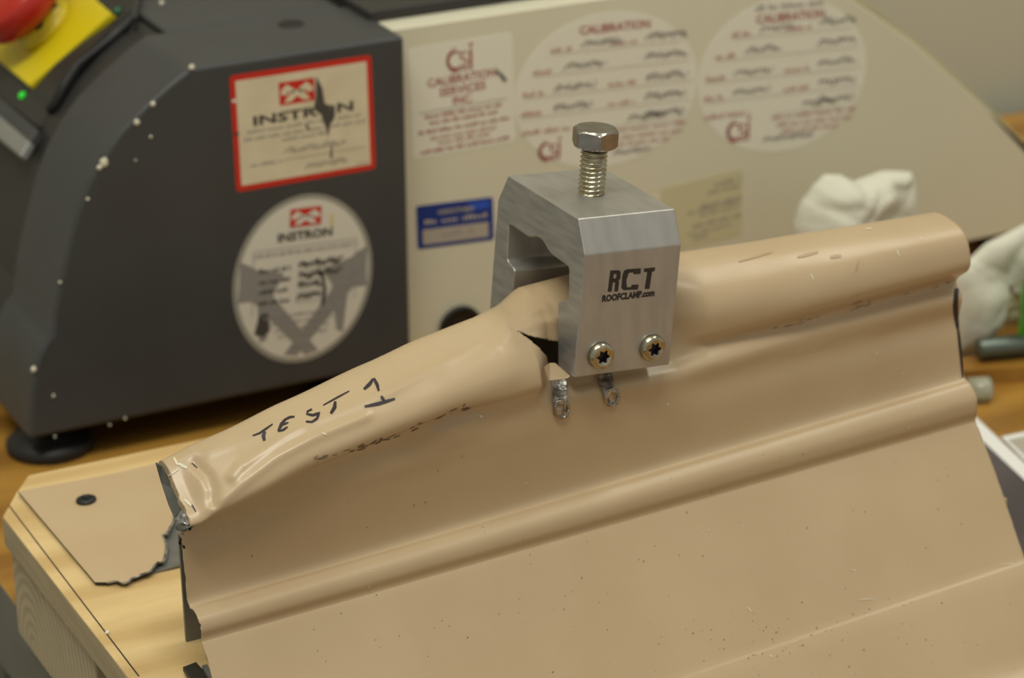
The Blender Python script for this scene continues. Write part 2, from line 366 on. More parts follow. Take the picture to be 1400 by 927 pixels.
def crease(x, y):
    t = 0
    for pl_, am in CREASE:
        if not (min(p[0] for p in pl_)-25 < x < max(p[0] for p in pl_)+25): continue
        d = 1e9
        for a, b in zip(pl_[:-1], pl_[1:]):
            vx, vy = b[0]-a[0], b[1]-a[1]; k = max(0, min(1, ((x-a[0])*vx+(y-a[1])*vy)/(vx*vx+vy*vy)))
            d = min(d, math.hypot(x-a[0]-vx*k, y-a[1]-vy*k))
        t += am*math.exp(-(d/8)**2)
    return t
vs_ = []; fs = []
for a, u in enumerate(U):
    for j, (n, z) in enumerate(SEC[a]):
        uu = max(u, left_trim(j)); dd = dent(u, n, z) if cs[2] < j < i_foot+6 and u > 0 else 0
        if cs[4] < j < i_foot and u < .14:
            dd += .00075*crease(*proj(P(uu, n, z)))
        end = .0004*noise.noise(V((j*.7, 1, 5))) if a == len(U)-1 else 0
        vs_.append(P(uu+end, n+dd, z+dd))
hole = [(707, 452), (724, 459), (742, 463), (768, 468), (768, 500), (751, 502), (747, 487), (736, 474), (722, 463)]
def inpoly(x, y, pg):
    c = False
    for i in range(len(pg)):
        x0, y0 = pg[i]; x1, y1 = pg[i-1]
        if (y0 > y) != (y1 > y) and x < (x1-x0)*(y-y0)/(y1-y0)+x0: c = not c
    return c
for a in range(len(U)-1):
    for j in range(ns-1):
        i0, i1, i2, i3 = a*ns+j, (a+1)*ns+j, (a+1)*ns+j+1, a*ns+j+1
        if (vs_[i0]-vs_[i1]).length < 1e-6 and (vs_[i3]-vs_[i2]).length < 1e-6: continue
        if .105 < U[a] < .145 and cs[5] < j < i_foot+4:
            c_ = (vs_[i0]+vs_[i1]+vs_[i2]+vs_[i3])/4
            if inpoly(*proj(c_), hole): continue
        fs.append((i0, i3, i2, i1))
panel = thing('roof_panel', P(0, .05, -.1), 'large tan painted standing seam roof panel, torn and buckled under the aluminium clamp', 'metal panel')
skin = obj('painted_sheet', vs_, fs, 'tan', panel, True, mats=['tan', 'zinc', 'rim'])
bm = bmesh.new(); bm.from_mesh(skin.data); bmesh.ops.remove_doubles(bm, verts=bm.verts, dist=1e-6); bm.to_mesh(skin.data); bm.free()
for p in skin.data.polygons: p.use_smooth = True
off = wloc(panel)
bvh = BVHTree.FromPolygons([v.co+off for v in skin.data.vertices], [tuple(p.vertices) for p in skin.data.polygons])
# make normals face the viewer side
h = bvh.ray_cast(CAM, ray(900, 800))
if h[1].dot(FW) > 0: skin.data.flip_normals()
so = skin.modifiers.new('solidify', 'SOLIDIFY'); so.thickness = .0010; so.offset = -1; so.material_offset = 1; so.material_offset_rim = 2
def on_skin(x, y, lift=.00008):
    h = bvh.ray_cast(CAM, ray(x, y).normalized())
    if h[0] is None: return None
    nn = h[1] if h[1].dot(FW) < 0 else -h[1]
    return h[0]+nn*lift
def skin_stroke(strokes, name, m, parent=panel, lift=.0002, label=None):
    vs_, fs = [], []
    for pts, wd in strokes:
        # densify
        dn = []
        for a, b in zip(pts[:-1], pts[1:]):
            k = max(1, int(math.hypot(b[0]-a[0], b[1]-a[1])/2.5))
            dn += [(a[0]+(b[0]-a[0])*t/k, a[1]+(b[1]-a[1])*t/k) for t in range(k)]
        dn.append(pts[-1]); base = None; n = len(dn); row = []
        for i, p in enumerate(dn):
            a = dn[max(i-1, 0)]; b = dn[min(i+1, n-1)]; dx, dy = b[0]-a[0], b[1]-a[1]; l = math.hypot(dx, dy) or 1
            t = i/max(n-1, 1); w_ = wd*(.55+.45*sin(pi*min(max(t, .08), .92)))/2
            q = on_skin(p[0]-dy/l*w_, p[1]+dx/l*w_, lift); r = on_skin(p[0]+dy/l*w_, p[1]-dx/l*w_, lift)
            if q is None or r is None: continue
            row.append(len(vs_)); vs_ += [q, r]
        for a, b in zip(row[:-1], row[1:]): fs.append((a, a+1, b+1, b))
    o = obj(name, vs_, fs, m, parent, True)
    if label: o['label'] = label
    return o
# handwriting TEST 1
T = lambda x, y: (200+x/2.648, 380+y/2.648)
tst = [([T(385, 572), T(412, 562), T(458, 530)], 2.2), ([T(430, 556), T(424, 572), T(428, 590)], 4.2),
       ([T(505, 512), T(490, 530), T(478, 556)], 3.8), ([T(498, 516), T(520, 505), T(537, 503)], 2.6), ([T(492, 534), T(505, 528), T(515, 524)], 2.2), ([T(478, 556), T(495, 552), T(512, 540)], 2.4),
       ([T(600, 476), T(584, 484), T(582, 494), T(604, 498), T(626, 490), T(618, 510), T(600, 522), T(578, 521)], 3.0),
       ([T(640, 462), T(680, 440), T(735, 410)], 1.9), ([T(684, 448), T(682, 470), T(668, 492)], 4.2),
       ([T(788, 404), T(808, 386), T(822, 366)], 4.0), ([T(824, 364), T(836, 388), T(842, 410)], 3.6), ([T(850, 428), T(862, 448)], 3.6), ([T(790, 466), T(840, 456), T(900, 438)], 4.0)]
tst = [(a, b*1.25) for a, b in tst]
skin_stroke(tst, 'handwriting', 'ink_black', label='TEST 1 handwritten in black marker')
# ink dashes
skin_stroke([([(262, 633), (270, 640)], 2), ([(262, 690), (268, 700)], 2)], 'pen_mark', 'ink_black')
skin_stroke([([(238, 626), (243, 636)], 3.5), ([(244, 634), (256, 640)], 4.5), ([(228, 652), (244, 642)], 2.5), ([(252, 683), (262, 692)], 3.5)], 'bare_scrape', 'scratch')
# scratches
sc = []
for x, y, dx, dy, wd in [(1183, 313, 9, 0, 2.2), (1226, 342, 3, 8, 2), (1108, 374, 4, 9, 2), (1258, 325, 2, 2, 3), (1198, 482, 1, 1, 3), (1234, 509, 1, 1, 3), (1277, 291, 16, -1, 3), (912, 551, 2, 3, 3.2), (1030, 316, 12, -2, 1.6), (655, 568, 5, 2, 3), (440, 592, 6, 2, 2.6), (936, 643, 2, 0, 2), (1241, 584, 3, 0, 2), (300, 722, 2, 1, 1.5), (505, 782, 2, 0, 2), (953, 722, 1, 1, 2), (968, 724, 2, 2, 2), (1165, 780, 5, 0, 1.5), (1173, 820, 22, -1, 1.2), (1022, 830, 5, 6, 1.6), (1052, 896, 4, 2, 3), (1368, 772, 18, -1, 1.4)]:
    sc.append(([(x, y), (x+dx, y+dy)], wd))
skin_stroke(sc, 'scratch_marks', 'scratch')
rr_ = random.Random(5)
def ragged(pts, w0, w1, n):
    out = []
    for a, b in zip(pts[:-1], pts[1:]):
        for k in range(n):
            t0, t1 = k/n, (k+1.3)/n; f = lambda t: (a[0]+(b[0]-a[0])*t, a[1]+(b[1]-a[1])*t)
            out.append(([f(t0), f(min(t1, 1))], rr_.uniform(w0, w1)))
    return out
skin_stroke([([(1311, 384), (1308, 392), (1307, 402), (1306, 418), (1307, 436), (1309, 448)], 7), ([(1308, 440), (1311, 462), (1314, 490), (1316, 516)], 4)]+ragged([(1337, 580), (1367, 662), (1398, 752)], .5, 2, 8), 'chipped_edge', 'rim', label='chipped dark cut edge at the right end')
sm = [([(1135, 352), (1150, 350)], 5), ([(1174, 356), (1170, 372)], 2), ([(1010, 358), (1055, 345)], 3), ([(1090, 352), (1118, 345)], 4), ([(1170, 403), (1172, 404)], 3), ([(1166, 417), (1178, 411)], 1.5)]
skin_stroke(sm, 'smudge', 'smudge')
# dirt line along the foot of the seam
dl = []
pth = [(425, 630), (470, 619), (510, 607), (560, 588), (600, 570), (640, 556)]
for a, b in zip(pth[:-1], pth[1:]):
    for k in range(7):
        t = random.random(); x = a[0]+(b[0]-a[0])*t; y = a[1]+(b[1]-a[1])*t+random.uniform(-3, 3)
        dl.append(([(x, y), (x+random.uniform(2, 12), y-random.uniform(1, 5))], random.uniform(.8, 2)))
for k in range(14):
    x = random.uniform(1050, 1300); y = 452-(x-1050)*.262+random.uniform(-2, 2); dl.append(([(x, y), (x+random.uniform(3, 14), y-random.uniform(1, 4))], random.uniform(.6, 1.2)))
skin_stroke(dl, 'dirt_line', 'dust')
# loose filings on the panel
def specks(name, m, n, region, size, seed):
    r = random.Random(seed); vs_, fs = [], []
    for k in range(n):
        x, y = region(r); q = on_skin(x, y, .0001)
        if q is None: continue
        s = size*r.uniform(.4, 1.3); b = len(vs_)
        for i in range(4):
            a = i*pi/2+r.uniform(-.6, .6); vs_.append(q+(PD*cos(a)*r.uniform(.4, 1)+PN*sin(a)*.4+PW*-sin(a)*.7)*s)
        vs_.append(q+(PN*.7+PW)*s*.5); fs += [(b, b+1, b+4), (b+1, b+2, b+4), (b+2, b+3, b+4), (b+3, b, b+4)]
    o = obj(name, vs_, fs, m); return o
def reg(r):
    if r.random() < .45: return r.gauss(1080, 130), r.gauss(870, 30)
    x = r.uniform(320, 1390); return x, r.uniform(620, 920)
prop(specks('metal_filings', 'dust', 150, reg, .00035, 3), 'dark metal filings scattered over the lower face of the tan panel', 'filings', kind='stuff')
prop(specks('metal_shavings', 'flake', 70, reg, .00038, 9), 'bright metal shavings scattered over the lower face of the tan panel', 'shavings', kind='stuff')

# torn bits and gouges under the clamp
def strip3(name, pts, m, parent, th=.0006, smooth=False, label=None):
    o = obj(name, pts, [tuple(range(len(pts)))], m, parent, smooth); s = o.modifiers.new('s', 'SOLIDIFY'); s.thickness = th
    if label: o['label'] = label
    return o
q0 = P(.1335, .0032, .0); 
def fl(x, y, k): return onp(x, y, P(.135, .004+k, .003), PN)
strip3('torn_flap', [fl(744, 502, 0), fl(750, 497, -.003), fl(757, 497, -.004), fl(778, 515, -.001), fl(774, 518, 0), fl(750, 521, .001)], 'tan', panel, label='small bent flap of torn sheet')
def gouge(x0, y0, x1, y1, wd, seed):
    vs_, fs = [], []; n = 14; m_ = 5; r = random.Random(seed)
    for i in range(n+1):
        t = i/n; x = x0+(x1-x0)*t+1.6*sin(t*4+seed); y = y0+(y1-y0)*t
        ww = wd*(1.0 if t < .45 else .85)*(.98 if t < .85 else sqrt(max(0.05, 1-((t-.85)/.15)**2)))
        for j in range(m_+1):
            s = j/m_-.5; q = on_skin(x+s*ww, y, 0); e = abs(s)*2
            q = q+(-FW)*(.0003+.0011*e**3*(1-e*.4)+r.uniform(0, .0006)*(t < .5)+.0007*math.exp(-((t-.55)/.07)**2))
            vs_.append(q)
    for i in range(n):
        for j in range(m_): a = i*(m_+1)+j; fs.append((a, a+1, a+m_+2, a+m_+1))
    o = obj('gouge', vs_, fs, 'bright', panel, True, label_none=None) if False else obj('gouge', vs_, fs, 'bright', panel, True)
    # round rim at the lower end
    cx, cy = x1, y1-wd*.62; rp = []
    for i in range(17):
        a = 2*pi*i/16; q = on_skin(cx+wd*.44*cos(a), cy+wd*.58*sin(a), 0)-FW*.0009; rp.append(q)
    tube('gouge_rim', rp, .00055, 'stainless', o, 8)
    return o
gouge(762, 518, 768, 572, 21, 1); gouge(828, 508, 836, 555, 20, 4)

# ------------------------------------------------------------------ torn flange piece on the board
def tilt(px, py, dz=0):      # plane rising slowly to the right from the board's left edge
    N = V((-.065, 0, 1)).normalized(); return onp(px, py, V((-.119, .1, .0016+dz)), N)
fl_px = [(25, 672), (60, 665), (110, 656), (160, 646), (216, 633), (219, 645), (224, 657), (229, 671), (235, 690), (237, 700), (236, 712), (230, 722), (227, 729), (221, 731), (224, 737), (226, 745), (224, 760), (221, 768), (214, 768), (209, 774), (205, 780), (197, 783), (190, 785), (186, 788), (180, 789), (174, 795), (166, 796), (158, 793), (145, 796), (130, 796)]
flange = thing('sheet_flange', tilt(120, 730), 'torn off tan sheet flange screwed flat to the left end of the board', 'metal sheet')
tp = [tilt(*p) for p in fl_px]
o = obj('painted_sheet', tp, [tuple(range(len(tp)))], 'tan_flange', flange, False, mats=['tan_flange', 'zinc', 'rim'])
s = o.modifiers.new('s', 'SOLIDIFY'); s.thickness = .0008; s.offset = -1; s.material_offset = 1; s.material_offset_rim = 2
if o.data.polygons[0].normal.z < 0: o.data.flip_normals()
bkp = [(150, 797), (190, 788), (247, 772), (285, 764), (275, 700), (262, 664), (240, 640), (214, 634), (200, 650), (200, 760)]
tp = [tilt(*p, -.0022) for p in bkp]
o = obj('backing_sheet', tp, [tuple(range(len(tp)))], 'zinc', flange); s = o.modifiers.new('s', 'SOLIDIFY'); s.thickness = .0008
o['label'] = 'bare grey metal layer under the tan one'
# torn edge curls
tps = [tilt(*p, .0004) for p in fl_px[4:29]]
vs_ = []; 
for i, p in enumerate(tps):
    r_ = .0005+.0008*abs(noise.noise(V((i*.8, 0, 2)))); vs_ += [p, p+V((r_*.8, -r_*.5, -r_*.9))]
o = obj('torn_edge', vs_, [(2*i, 2*i+1, 2*i+3, 2*i+2) for i in range(len(tps)-1)], 'bright', flange); s = o.modifiers.new('s', 'SOLIDIFY'); s.thickness = .0003
# metal scraps in the torn seam end
def hp(x, y, k): return onp(x, y, P(0, k-.001, 0), PN)
strip3('torn_tongue', [hp(214, 632, -.018), hp(222, 637, -.018), hp(240, 668, -.014), hp(252, 690, -.010), hp(240, 708, -.012), hp(232, 690, -.016), hp(222, 660, -.019)], 'zinc', panel, label='bare grey inner face of the torn seam end')
strip3('torn_tongue', [hp(238, 709, -.004), hp(252, 702, -.002), hp(262, 704, 0), hp(266, 716, .001), hp(262, 720, .001), hp(250, 714, -.001)], 'bright', panel, label='bright jagged metal sliver at the torn end')

# black screw
scp = tilt(118, 685)
t = thing('wood_screw', scp, 'black wafer head screw holding down the torn tan flange', 'screw')
hd = lathe('screw_head', scp, (-.065, 0, 1), [(.0012, -.006), (.0012, 0), (.0034, 0), (.0038, .0004), (.0037, .0009), (.0028, .0014), (.0018, .0016), (.0015, .0012), (.0005, .0008)], 'black', t, 32)
for a in (.4, .4+pi/2):
    d = V((cos(a), sin(a), 0))*.0016; e = V((-sin(a), cos(a), 0))*.00028; c = scp+V((0, 0, .00125))
    prism('cross_recess', [c-d-e, c+d-e, c+d+e, c-d+e], (0, 0, .0004), 'darker', hd)

# seam clip (grey fin standing on the board), bracket bits
t = thing('seam_clip', onz(262, 877, 0), 'upright grey metal strip standing on the board under the seam end', 'metal strip')
b0 = onz(255, 878, .0); b1 = b0+V((.012, 0, 0)); 
o = prism('upright', [b0, b1, b1+V((0, 0, .040)), b0+V((-.0005, 0, .040))], (0, .0012, 0), 'zinc', t)
t = thing('steel_bracket', onz(268, 925, 0), 'short dark steel bracket on the board beside the sheet edge, bottom left', 'bracket')
q = [onz(250, 912, .003), onz(268, 905, .003), onz(290, 930, .003), onz(284, 942, .003), onz(268, 938, .003)]
prism('bent_plate', q, (0, 0, -.0015), 'rim', t)
prism('standing_lip', [onz(276, 910, .004), onz(283, 908, .004), onz(296, 930, .004), onz(290, 934, .004)], (0, 0, -.004), 'zinc', t)
prop(lathe('glue_bead', onz(147, 866, 0), (0, 0, 1), [(.0008, 0), (.0009, .0004), (.0005, .0009), (.0001, .001)], 'chip', None, 12), 'tiny white bead on the ruled line of the board', 'bead')

# ------------------------------------------------------------------ clamp
def euler(a):
    rx, ry, rz = [radians(v) for v in a]
    return Matrix.Rotation(rz, 3, 'Z') @ Matrix.Rotation(ry, 3, 'Y') @ Matrix.Rotation(rx, 3, 'X')
CP = V((.0235, .0010, .0810)); CR = euler((.2051, 5.0107, 1.3462)); L_, D_, H_, cy, cz = .0374, .0598, .0538, .0059, .0106
def cl(x, y, z): return CP + CR @ V((x, y, z))
clamp = thing('seam_clamp', cl(L_/2, D_/2, 0), 'silver aluminium seam clamp gripping the tan seam, with an upright hex bolt', 'clamp')
outer = [(0, 0), (0, H_-cz), (cy, H_), (D_-cy, H_), (D_, H_-cz), (D_, 0)]
def ce(px, py):
    q = CR.transposed() @ (onp(px, py, CP, CR @ V((1, 0, 0)))-CP); return (q.y, q.z)
inner = [(.0488, 0), (.0472, .002)]+[ce(*p_) for p_ in [(701, 403), (703.5, 371), (701, 365), (694.5, 358.5), (693, 354), (695, 308), (697, 307), (719, 322), (724, 324.5), (728, 323.5), (733, 323.5), (738, 326), (743, 331), (747, 338), (750, 343.5), (757, 350.5), (775, 363), (777.5, 367), (777.5, 406), (775, 411), (763.5, 413), (762.5, 416), (762.5, 497)]]+[(.0108, 0)]
prof = outer+inner
vs_ = [cl(0, y, z) for y, z in prof]+[cl(L_, y, z) for y, z in prof]
n = len(prof); fs = [tuple(range(n)), tuple(range(2*n-1, n-1, -1))]+[(i, i+n, (i+1) % n+n, (i+1) % n) for i in range(n)]
body = fixn(obj('clamp_body', vs_, fs, 'alu', clamp, mats=['alu', 'alu_saw']))
for p in body.data.polygons:
    if len(p.vertices) > 6: p.material_index = 1
bevel(body, .0005, 2, 25)
# print on the front face
fp = Print(lambda a, b, h: cl(a, -h, b))
def cf(px, py):
    q = onp(px, py, CP, CR @ V((0, 1, 0)))-CP; return CR.transposed() @ q
def fpx(pts): fp.poly('print_black', [(lambda q: (q.x, q.z))(cf(820+x/13.24, 350+y/13.24)) for x, y in pts])
for g_ in ([(190, 262), (262, 259), (215, 648), (140, 650)], [(258, 259), (350, 255), (378, 285), (376, 325), (255, 325)], [(302, 320), (376, 322), (375, 400), (345, 440), (290, 440)], [(240, 405), (300, 402), (340, 445), (350, 478), (235, 478)], [(278, 470), (350, 465), (330, 640), (262, 645)],
           [(440, 262), (500, 238), (745, 222), (735, 325), (605, 330), (612, 298), (500, 306)], [(440, 262), (525, 300), (480, 440), (490, 572), (430, 620), (390, 580), (410, 350)], [(430, 620), (480, 568), (565, 560), (575, 520), (705, 515), (685, 608)],
           [(800, 225), (1005, 205), (990, 275), (945, 282), (800, 292)], [(860, 280), (947, 278), (900, 595), (810, 600)]): fpx(g_)
c0 = cf(859, 406.3); fp.text('print_black', 'ROOFCLAMP.com', c0.x, c0.z-.0005, .0031, .00020, .84)
fp.done(clamp, base=.00006)
# set screws
def set_screw(px, py):
    c = cf(px, py); b = cl(c.x, 0, c.z); ax = CR @ V((0, -1, 0))
    hd = lathe('set_screw', b, ax, [(.0030, -.016), (.0030, -.0004), (.0047, -.0002), (.0047, .0012), (.0044, .0020), (.0038, .0026), (.0030, .0027), (.0028, .0025), (.0028, .00006), (.0010, .00003)], 'steel', clamp, 40)
    a_, b_, c_ = CR @ V((1, 0, 0)), CR @ V((0, 0, 1)), ax
    pts = []
    for i in range(36):
        a = 2*pi*i/36; r = .0021+.00042*cos(6*a); pts.append(b+a_*r*cos(a)+b_*r*sin(a)+c_*.0024)
    ring = [b+(a_*cos(2*pi*i/36)+b_*sin(2*pi*i/36))*.0030+c_*.0027 for i in range(36)]
    deep = [p-c_*.0021 for p in pts]
    vv = ring+pts+deep; ff = [(i, (i+1) % 36, 36+(i+1) % 36, 36+i) for i in range(36)]+[(36+i, 36+(i+1) % 36, 72+(i+1) % 36, 72+i) for i in range(36)]+[tuple(range(72, 108))]
    o = obj('socket', vv, ff, 'steel', hd); o.data.materials.append(M['ink_black']); o.data.materials.append(M['rim'])
    o.data.polygons[-1].material_index = 1
    for p in o.data.polygons[36:72]: p.material_index = 1  # socket walls and floor coloured dark for the shade inside the recess
set_screw(820, 485); set_screw(890.5, 474.5)
# hex bolt
ba = (CR @ V((-.012, .0, 1))).normalized(); bb = cl(.0184, .0290, H_)
SH, HH = .0166, .0064
a_, b_, c_ = frame_of(ba); a_ = (CR @ V((1, 0, 0))); a_ = (a_-ba*a_.dot(ba)).normalized(); b_ = ba.cross(a_)
# head: chamfered hexagon
rc = .0082; ring = lambda r, h, k, ph=0: [bb+ba*(SH+h)+(a_*cos(2*pi*i/k+ph)+b_*sin(2*pi*i/k+ph))*r for i in range(k)]
ph = radians(12)
K = 72
def hexr(a): 
    a = (a-ph) % (pi/3)-pi/6; return rc*cos(pi/6)/cos(a)
rows = []
for h, cap in [(0, .0071), (.0003, .0074), (.0008, 99), (HH-.0012, 'c'), (HH-.0006, 'c2'), (HH-.0001, .0068), (HH, .0065)]:
    row = []
    for i in range(K):
        a = 2*pi*i/K; r = hexr(a); hh = h
        if cap == 'c': hh = HH-.0004-(r-.0069)*.6 if r > .0069 else h+.0006
        elif cap == 'c2': hh = HH-.0003-(min(r, .0078)-.0069)*.5; r = min(r, .0078)-.0001
        elif cap != 99: r = min(r, cap)
        row.append(bb+ba*(SH+hh)+(a_*cos(a)+b_*sin(a))*r)
    rows.append(row)
vv = sum(rows, []); ff = [(j*K+i, j*K+(i+1) % K, (j+1)*K+(i+1) % K, (j+1)*K+i) for j in range(len(rows)-1) for i in range(K)]
ff += [tuple(range(K))[::-1], tuple((len(rows)-1)*K+i for i in range(K))]
head = fixn(obj('hex_bolt', vv, ff, 'stainless', clamp)); 
# threads
vv, ff = [], []; seg = 32; pitch = .00159; z0 = -.012; turns = int((SH-z0)/pitch); st = turns*8; R0 = .0047
for k in range(turns*8+1):
    for i in range(seg):
        a = 2*pi*i/seg; h = z0+(k/8)*pitch; phs = (k/8-i/seg) % 1
        tri = abs(phs*2-1); r = R0-.0009*(1-tri)**1.0
        if h > SH-.0016: r = .0042
        vv.append(bb+ba*min(h, SH+.0005)+(a_*cos(a)+b_*sin(a))*r)
for k in range(turns*8):
    for i in range(seg): ff.append((k*seg+i, k*seg+(i+1) % seg, (k+1)*seg+(i+1) % seg, (k+1)*seg+i))
fixn(obj('threaded_shank', vv, ff, 'steel', head, True))

# ------------------------------------------------------------------ dark testing machine
FY = .282
mach = thing('testing_machine', ony(300, 560, FY+.05), 'charcoal grey testing machine base with a red emergency stop and two stickers', 'machine')
prof_px = [(553, 49), (262, 94), (250, 101), (235, 113), (200, 144), (165, 180), (140, 215), (120, 252), (103, 300), (90, 350), (80, 395), (74, 430), (72, 458), (62, 470), (54, 485), (48, 505), (44, 535), (39, 597), (350, 545), (557, 508)]
pr = [ony(*p, FY) for p in prof_px]
xr = pr[0].x; zt = pr[0].z; pr[-1].x = xr; pr[1].z = zt; 
zb = ony(200, 569, FY).z
for i in (17, 18, 19): pr[i].z = zb
BW = .054
o = prism('housing', [p for p in pr], (0, BW, 0), 'dark', mach); bevel(o, .0022, 3, 50)
# rear body behind the band: stepped in where the control panel is
s1, s2 = ony(255, 98, FY), ony(130, 236, FY)
sd = (s2-s1).normalized(); sn = V((-sd.z, 0, sd.x)); sn = -sn if sn.x > 0 else sn
rear = [p+V((.006 if i not in (0, 19) else -.006, BW, -.004 if i < 2 else 0)) for i, p in enumerate(pr)]
rear[0].z = zt-.003; rear[1] = V((s1.x+.010, FY+BW, zt-.003))
rear[2] = s1+V((.004, BW, -.004))
o = prism('rear_housing', rear, (0, .16, 0), 'darker', mach); 
# top plate behind the band
o = box('top_plate', (s1.x+.0115, FY+BW+.0003, zt-.0028), (xr-.006, FY+.19, zt), 'dark', mach); bevel(o, .0012)
# control panel on the sloping front
def onS(x, y, k=0): return onp(x, y, s1+sn*k, sn)
sy = .006
def slab(name, px, k0, k1, m, parent):
    q = [onS(*p, k1) for p in px]; return prism(name, q, -sn*(k1-k0), m, parent)
cpl = slab('control_panel', [(190, -30), (178, 38), (75, 150), (50, 175), (-60, 90), (-60, -60)], -.008, -.003, 'darker', mach); bevel(cpl, .002)
o = slab('bezel_step', [(-60, 82), (52, 177), (40, 194), (-60, 108)], -.007, -.0026, 'dark', mach); bevel(o, .0006)
o = slab('bezel', [(-60, 107), (40, 193), (27, 214), (-60, 142)], -.006, -.0018, 'silver', mach); bevel(o, .001)
# yellow plate
yp = slab('yellow_plate', [(152, 18), (39, 117), (-35, 55), (75, -50)], -.003, .0006, 'yellow', cpl); bevel(yp, .0006)
cst = onS(62, 34, .0006)
bt = lathe('stop_button', cst, sn, [(.0140, 0), (.0140, .002), (.0125, .0025), (.0125, .006), (.012, .0065)], 'yellow', mach, 48)
bt['label'] = 'raised yellow collar of the emergency stop'
for i in range(6):
    a = i*pi/3+.3; aa, b2, c2 = frame_of(sn)
    lathe('collar_lug', cst+(aa*cos(a)+b2*sin(a))*.0110+sn*.006, sn, [(.0024, 0), (.0024, .0045), (.0018, .005)], 'black', bt, 16)
rb = lathe('red_cap', cst+sn*.0115, sn, [(.012, -.001), (.0203, 0), (.0213, .0012), (.0213, .0105), (.0195, .0130), (.0130, .0145), (.005, .0152), (.0005, .0154)], 'stopred', bt, 56)
rb2 = lathe('led', onS(31, 131, -.003), sn, [(.0018, 0), (.0018, .0008), (.0010, .0015), (.0002, .0018)], 'led', cpl, 20); rb2['label'] = 'lit green indicator lamp'
rb3 = lathe('led', onS(161, 16, -.003), sn, [(.0022, 0), (.0022, .0008), (.0012, .0018), (.0002, .0021)], 'led_off', cpl, 20); rb3['label'] = 'unlit green indicator lamp'
tube('groove_shade', [onS(182, 22, -.001), onS(150, 50, .0005), (onS(110, 90, .002)), onS(90, 115, .002), onS(78, 140, 0), onS(70, 150, -.002)], .0028, 'black', mach, 12)  # black tube stands in for the shaded gap between band and control panel
# top button dimple
zz = onz(398, 33, zt)
lathe('plug', V((zz.x, zz.y, zt)), (0, 0, 1), [(.0052, -.001), (.0056, .0), (.0056, .0003), (.0048, .0005), (.0042, .0002)], 'black', mach, 32)
# feet
def foot(x, y):
    lathe('rubber_foot', (x, y, TZ), (0, 0, 1), [(.0178, 0), (.0186, .002), (.0186, .004), (.016, .0065), (.011, .008), (.009, zb-TZ+.001)], 'black', mach, 48)
foot(-.066, .3035); foot(-.066, .44); foot(xr-.02, .3035); foot(xr-.02, .44)
# paint chips
for i, (x, y, s) in enumerate([(209, 142, 5), (187, 167, 6), (206, 187, 3), (142, 222, 9), (136, 229, 5), (120, 272, 3), (46, 505, 6), (82, 386, 2.5), (185, 219, 2), (171, 572, 2.5), (73, 541, 3), (262, 92, 6), (75, 597, 2), (150, 581, 2), (221, 4, 5)]):
    q = ony(x, y, FY) if i < 14 else onS(x, y, 0)
    r_ = s/3400; bm = bmesh.new(); bmesh.ops.create_icosphere(bm, subdivisions=2, radius=1)
    for v in bm.verts:
        k = 1+.3*noise.noise(v.co*1.7+V((i, 0, 0))); v.co = V((v.co.x*r_*k*.7, v.co.y*.0008, v.co.z*r_*k*.75))+q
    me = bpy.data.meshes.new('paint_chip')
    for v in bm.verts: v.co -= wloc(mach)
    bm.to_mesh(me); bm.free(); me.materials.append(M['chip']); oo = bpy.data.objects.new('paint_chip', me); COL.objects.link(oo); oo.parent = mach

# stickers -------------------------------------------------------------
def plane_frame(c_px, A_px, B_px, Y):      # sticker centre and half axes on a vertical plane
    c = ony(*c_px, Y); a = ony(c_px[0]+A_px[0], c_px[1]+A_px[1], Y)-c; b = ony(c_px[0]+B_px[0], c_px[1]+B_px[1], Y)-c
    return c, a, b
def sticker(name, c_px, A_px, B_px, Y, shape, m, parent, label, th=.00015):
    c, a, b = plane_frame(c_px, A_px, B_px, Y)
    fn = lambda x, y, h=0: c+a*x+b*y+V((0, -h-th, 0))
    if shape == 'oval': pts = [(cos(2*pi*i/72), sin(2*pi*i/72)) for i in range(72)]
    else:
        pts = []; r = shape; ar = a.length/b.length
        for sx, sy_, st in ((1, 1, 0), (-1, 1, 1), (-1, -1, 2), (1, -1, 3)):
            for k in range(5):
                t = (st+k/4)*pi/2; pts.append((sx*(1-r/ar)+r/ar*cos(t), sy_*(1-r)+r*sin(t)))
    o = prism(name, [fn(x, y) for x, y in pts], (0, th, 0), m, parent); o['label'] = label
    return o, Print(lambda x, y, h: fn(x, y, h)), a.length/b.length

def emblem(pr_, x, y, w_, h_, k='red', f='sticker_cream#2'):   # red block with white figure
    pr_.rect(k, x-w_, y-h_, x+w_, y+h_)
    q = lambda a, b: (x+a*w_, y+b*h_)
    pr_.poly(f, [q(-.85, .35), q(-.55, .75), q(-.05, .15), q(-.25, -.1)]); pr_.poly(f, [q(.85, .35), q(.55, .75), q(.0, .15), q(.2, -.1)])
    pr_.poly(f, [q(-.3, .15), q(.3, .15), q(.75, -.8), q(.35, -.8), q(0, -.35), q(-.35, -.8), q(-.75, -.8)])
    pr_.poly(f, [q(-.85, .35), q(-.5, .1), q(-.6, -.2), q(-.95, -.05)]); pr_.poly(f, [q(.85, .35), q(.5, .1), q(.6, -.2), q(.95, -.05)])

